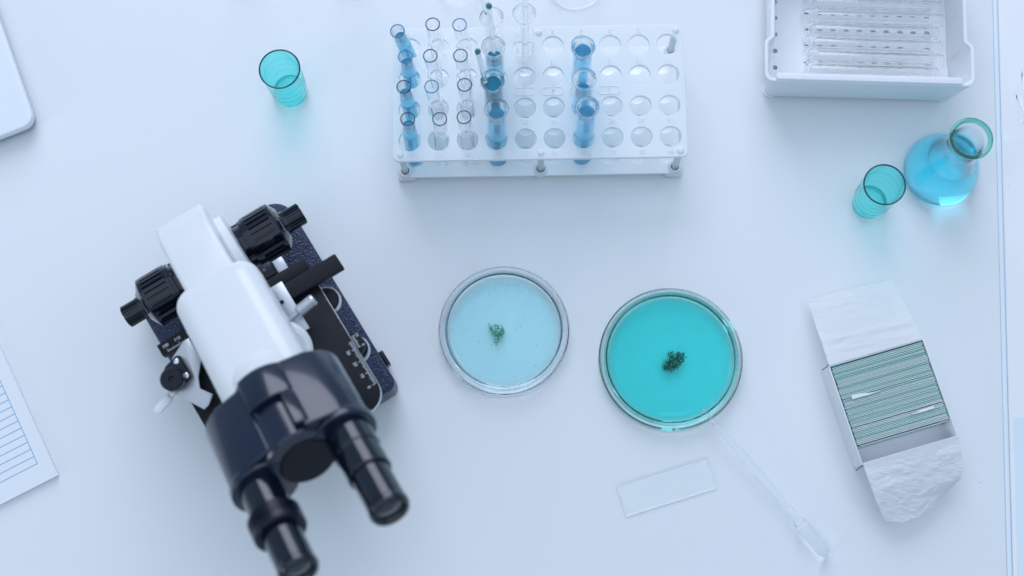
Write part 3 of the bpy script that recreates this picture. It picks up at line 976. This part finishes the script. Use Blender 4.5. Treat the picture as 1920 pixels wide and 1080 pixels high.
def sheet(name, m, parent, p00, p10, p01, p11, nx, ny, hfun, thick=0.12):
    g = G()
    for j in range(ny + 1):
        for i in range(nx + 1):
            a, b = i / nx, j / ny
            p = (p00 * (1 - a) + p10 * a) * (1 - b) + (p01 * (1 - a) + p11 * a) * b
            g.v.append(Vector(p) + Vector(hfun(a, b)))
    for j in range(ny):
        for i in range(nx):
            k = j * (nx + 1) + i
            g.f.append([k, k + 1, k + nx + 2, k + nx + 1])
    nv = len(g.v)
    g.v += [p - Vector((0, 0, thick)) for p in g.v[:nv]]
    g.f += [[nv + q for q in f][::-1] for f in g.f[:]]
    edge = [i for i in range(nx)] + [nx + j * (nx + 1) for j in range(ny)] + [ny * (nx + 1) + i for i in range(nx, 0, -1)] + [j * (nx + 1) for j in range(ny, 0, -1)]
    for a, b in zip(edge, edge[1:] + edge[:1]):
        g.f.append([a, b, nv + b, nv + a][::-1])
    return g.build(name, m, parent, angle=80)


# paper slips between the slides
for (x0, x1, y, label) in ((10, 34, -2.2 - 22 * pit - 0.42, 'torn white paper slip sticking up between slides, near the middle'),
                           (50, 70, -2.2 - 41 * pit - 0.9, 'torn white paper slip sticking up between slides, near the front')):
    def hf(a, b, x0=x0):
        k = 1 - a if x0 < 30 else a
        f = max(0, b - 0.5) * 2
        return (0, 3.0 * f * k ** 0.8 * (1 + .25 * math.sin(6 * a)), 13.6 * min(b, .5) - 6.8 * f + 0.25 * math.sin(9 * a) * f)
    o = sheet('paper_slip', 'paper', None, Vector((x0, y, 15.4)), Vector((x1, y, 15.4)), Vector((x0, y, 29.2)), Vector((x1, y, 29.0)), 10, 8, hf, 0.1)
    put(o, A_, bang)
    tag(o, label, 'paper')
o = G().box(sx0 + 2, sx0 + 75, -2.2 - NS * pit - 1.5, -2.2 - NS * pit - 1.2, 1.4, 27.2).build('divider_sheet', 'paper', None)
put(o, A_, bang)
tag(o, 'white paper sheet standing at the end of the slide row', 'paper')
o2 = G().box(sx0 + 0.5, sx0 + 74, -2.2 - NS * pit - 3.2, -2.2 - NS * pit - 2.2, 1.4, 25.5).build('end_slide', 'slide_clear', None)
put(o2, A_, bang)
tag(o2, 'clear glass slide standing last, in front of the white sheet', 'glass slide')


def crease(p, f, s):
    return abs(noise.noise(Vector((p[0] * f + s, p[1] * f * 1.3 - s, s * 1.7)))) - 0.2


def liner(name, label, corners, hf, nx=64, ny=48):
    o = sheet(name, 'tissue', None, *corners, nx, ny, hf)
    return tag(o, label, 'tissue paper')


def hf_back(a, b):
    x, y = a * 75, b * 50
    z = 0.8 * crease((x * .35, y * 1.5), 0.09, 3.1) + 0.8 * crease((x * .3 + y * .3, y * 2), 0.16, 8.0) + 0.35 * noise.noise(Vector((x * .1, y * .5, 2)))
    z += 1.1 * math.exp(-((b - 0.36 + 0.08 * a) / 0.05) ** 2) + 0.8 * math.exp(-((b - 0.2 + .1 * a) / 0.04) ** 2)
    return (0, 0, z * min(1, b * 8))


L0 = A_ + bxu * 1.0 + Vector((0, 0, 29.4)) - bxv * 0.2
L1 = A_ + bxu * (bw - 1.5) + Vector((0, 0, 29.4)) - bxv * 0.2
liner('tissue_liner', 'flat white tissue liner folded out behind the slide box', (L0, L1, at(1513, 562, 9), at(1674, 523, 9)), hf_back)


def hf_front(a, b):
    x, y = a * 70, b * 70
    z = 1.3 * crease((x, y), 0.045, 1.3) + 0.9 * crease((x + .4 * y, y - .5 * x), 0.1, 5.0) + 0.55 * crease((x - y, y), 0.22, 9.0) + 0.3 * crease((x, y + x), 0.45, 4.0)
    z += 2.0 * math.sin(math.pi * min(1, b * 1.1))
    cut = max(0, b - 0.62) / 0.38
    sh = bxv * (-(max(0, a - 0.45) / 0.55) * 14 * cut - (max(0, 0.22 - a) / .22) * 6 * cut)
    bulge = bxu * (4.0 * math.sin(math.pi * b) * (a - .3))
    return (sh.x + bulge.x, sh.y + bulge.y, max(z * min(1, b * 5), -8))


L0 = A_ + bxv * (bl - 0.6) + bxu * 1.5 + Vector((0, 0, 29.3))
L1 = A_ + bxv * (bl - 0.6) + bxu * (bw - .5) + Vector((0, 0, 29.3))
liner('tissue_liner', 'crumpled white tissue liner hanging out in front of the slide box', (L0, L1, at(1664, 990, 17), at(1797, 945, 15)), hf_front, 110, 110)

# ------------------------------------------------------------------ loose slide, dropper
q = [at(1158, 912, .6), at(1324, 860, .6), at(1340, 912, .6), at(1175, 967, .6)]
cen = sum(q, Vector()) / 4
dr_ = (q[1] - q[0])
o = G().box(-38, 38, -13, 13, 0, 1.1).build('loose_slide', 'slide_clear', None, bevel=0.12, seg=1)
put(o, (cen.x, cen.y, 0.35), math.atan2(dr_.y, dr_.x))
tag(o, 'single clear glass slide lying flat below the teal dish', 'glass slide')

p0, p1 = at(1318, 767, 17.6), at(1551, 1041, 6.5)
ax = p1 - p0
dp = thing('dropper', 'clear plastic dropper resting its tip on the teal dish', 'dropper', p0)
dp.rotation_mode = 'QUATERNION'
dp.rotation_quaternion = ax.to_track_quat('Z', 'Y')
L = ax.length
a1, a2 = L * 0.30, L * 0.765
outer = [(1.55, 0), (2.3, a1 - 3), (3.3, a1), (3.5, a1 + 2), (3.6, a2 - 4), (3.4, a2 - 1), (5.0, a2 + 3), (5.6, a2 + 7), (5.6, L - 8), (4.8, L - 3), (2.8, L - .6), (0, L)]
inner = [(0, L - 1), (2.4, L - 1.6), (4.1, L - 3.6), (4.9, L - 8), (4.9, a2 + 7), (4.3, a2 + 3), (2.8, a2 - 1), (3.0, a2 - 4), (2.9, a1 + 2), (2.7, a1), (1.6, a1 - 3), (0.95, 0), (1.55, 0)]
k = 8
G().lathe(outer[:7] + inner[5:], 32).build('stem', 'ldpe', dp, angle=60)
G().lathe([(4.35, a2 + 3.1), (5.0, a2 + 3.1)] + outer[7:] + inner[:5] + [(4.35, a2 + 3.1)], 32).build('bulb', 'ldpe', dp, angle=60)

# ------------------------------------------------------------------ laptop corner, pad corner
c0, c1, c2 = at(0, 43, 17), at(66, 230, 17), at(0, 259, 17)
d1_ = (c1 - c0).normalized()
an = math.atan2(d1_.y, d1_.x)
lap = thing('laptop', 'closed white rounded-corner laptop at the upper left edge', 'laptop', (c1.x, c1.y, 0), an)
# local: corner at origin, body extends to -x and to the right-hand side of travel (-y)
G().prism(rrect(-300, 0, -215, 0, 11, 10), 9, 17).build('lid', 'laptop', lap, bevel=1.2, seg=3)
G().prism(rrect(-299, -1.4, -213.6, -1.4, 10, 10), 2, 8.4).build('bottom_case', 'laptop_side', lap, bevel=1.5, seg=3)
for x, y in ((-20, -20), (-20, -195), (-280, -20), (-280, -195)):
    f_ = G().lathe([(0, 0), (5, 0), (5, 2.2), (0, 2.2)], 20).build('rubber_foot', 'black', lap)
    f_.location = Vector((x, y, 0)) * 0.001

k0, k1, k2 = at(0, 650, 4), at(109, 891, 4), at(0, 946, 4)
dk = (k1 - k0).normalized()
pad = thing('note_pad', 'pad of white forms with a blue ruled table, left edge', 'paper pad', (k1.x, k1.y, 0), math.atan2(dk.y, dk.x))
e2 = (k2 - k1).normalized()
for i in range(4):
    jx, jy = (0.5 * math.sin(i * 2.1), 0.35 * math.cos(i * 3.3)) if i < 3 else (0, 0)
    G().box(-240 + jx, 0 - abs(jx), -170 + jy, 0 - abs(jy), .2 + i * 1.1, 1.1 + i * 1.1 + .15).build('sheet_block', 'paper', pad, bevel=0.1, seg=1)
zz = 4.72
tbl = G()
x1_, y1_ = -17.5, -21.5            # corner of the printed table
u_ = at(70, 869, 4.7)
inv = pad.matrix_basis.inverted()
pp = Matrix.Rotation(-math.atan2(dk.y, dk.x), 3, 'Z') @ (Vector((u_.x, u_.y, 0)) - Vector((k1.x, k1.y, 0)))
x1_, y1_ = pp.x, pp.y
for i in range(26):
    tbl.box(x1_ - i * 6.55 - .22, x1_ - i * 6.55 + .22, y1_ - 120, y1_, zz, zz + 0.04)
tbl.box(x1_ - 165, x1_, y1_ - .22, y1_ + .22, zz + 0.01, zz + 0.05)
tag(tbl.build('printed_table', 'ink', pad, flat=True), None, None, kind='stuff')


# ------------------------------------------------------------------ glassware at the back edge
def beaker(name, label, cat, px, py, R, h, neck=None, liquid=None, extra=None):
    c = at(px, py)
    t = thing(name, label, cat, c)
    if neck:
        o_ = [(0, .3), (R - 3, .3), (R, 3), (R * .97, 10), (neck, h * .65), (neck, h - 3), (neck + 2, h), (neck - 1, h - 1), (neck - 1.2, h * .65), (R * .97 - 1.4, 10), (R - 1.4, 4), (R - 3.5, 2.2), (0, 2.2)]
    else:
        o_ = [(0, .3), (R - 3, .3), (R - .6, 1), (R, 3), (R, h - 2), (R + 1.5, h), (R - .4, h - .4), (R - 1.4, h - 3), (R - 1.4, 4), (R - 3.5, 2.2), (0, 2.2)]
    G().lathe(o_, 72).build('glass_wall', 'faint_glass', t, angle=60)
    if liquid:
        G().lathe([(0, 2.12), (R - 3.4, 2.12), (R - 1.34, 4), (R - 1.34, liquid), (0, liquid)], 72).build('liquid', 'agar_blue', t, angle=60)
    return t


beaker('glass_beaker', 'clear glass beaker cut by the top edge behind the narrow tubes', 'beaker', 862, -22, 19, 60)
beaker('glass_flask', 'clear glass flask base at the top edge, right of the tall rods', 'flask', 1078, -30, 25, 90, 11)
beaker('glass_flask', 'clear glass flask base touching the top edge left of the rack', 'flask', 665, -30, 17, 80, 8)
beaker('glass_flask', 'clear glass flask base at the top edge above the lone cup', 'flask', 466, -34, 17, 80, 8)

# ------------------------------------------------------------------ right edge
c = at(1933, 190, -3)
t = thing('weighing_boat', 'clear wavy plastic dish cut by the right edge', 'dish', (c.x, c.y, -1.2))
g = G()
nn = 72
rows = []
for (r, z) in ((0.0, .4), (.70, .4), (.84, 3), (1.0, 9), (1.05, 9.3), (1.03, 9.9), (.97, 9.6), (.8, 3.6), (.66, 1.4), (0, 1.4)):
    row = []
    for i in range(nn):
        a = 2 * math.pi * i / nn
        k = 1 + 0.10 * math.cos(6 * a + .6)
        row.append((r * 27 * k * math.cos(a) * .55, r * 32 * k * math.sin(a), z))
    rows.append(row)
for row in rows:
    g.v += [Vector(p) for p in row]
for j in range(len(rows) - 1):
    for i in range(nn):
        g.f.append([j * nn + i, j * nn + (i + 1) % nn, (j + 1) * nn + (i + 1) % nn, (j + 1) * nn + i])
g.build('wavy_wall', 'faint_glass', t, angle=60)
s0_, s1_ = at(1888, 782, -3), at(1990, 782, -3)
o = G().prism([(0, -190), (120, -190), (120, 0), (0, 0)], 0, 0.3).build('blue_sheet', 'blue_sheet', None)
put(o, (s0_.x + 4.5, s0_.y, -1.15), math.atan2(ed.y, ed.x) + math.pi / 2)
tag(o, 'pale blue sheet on the counter at the lower right edge', 'sheet')

# a few specks on the table
g = G()
for px, py, s in ((1838, 905, .35), (700, 495, .3), (692, 512, .22), (1186, 824, .22), (1862, 153, .35), (1893, 348, .3), (310, 850, .2), (230, 240, .18), (1420, 470, .15)):
    p = at(px, py)
    zb = 0 if px < 1850 else -1.2
    g.lathe([(0, 0.02), (s, 0.02), (s * .7, s * .5), (0, s * .6)], 6, Matrix.Translation((p.x, p.y, zb)))
o = g.build('dust_specks', 'staple', None)
tag(o, 'a few tiny dark dust specks scattered on the table', 'dust', kind='stuff')
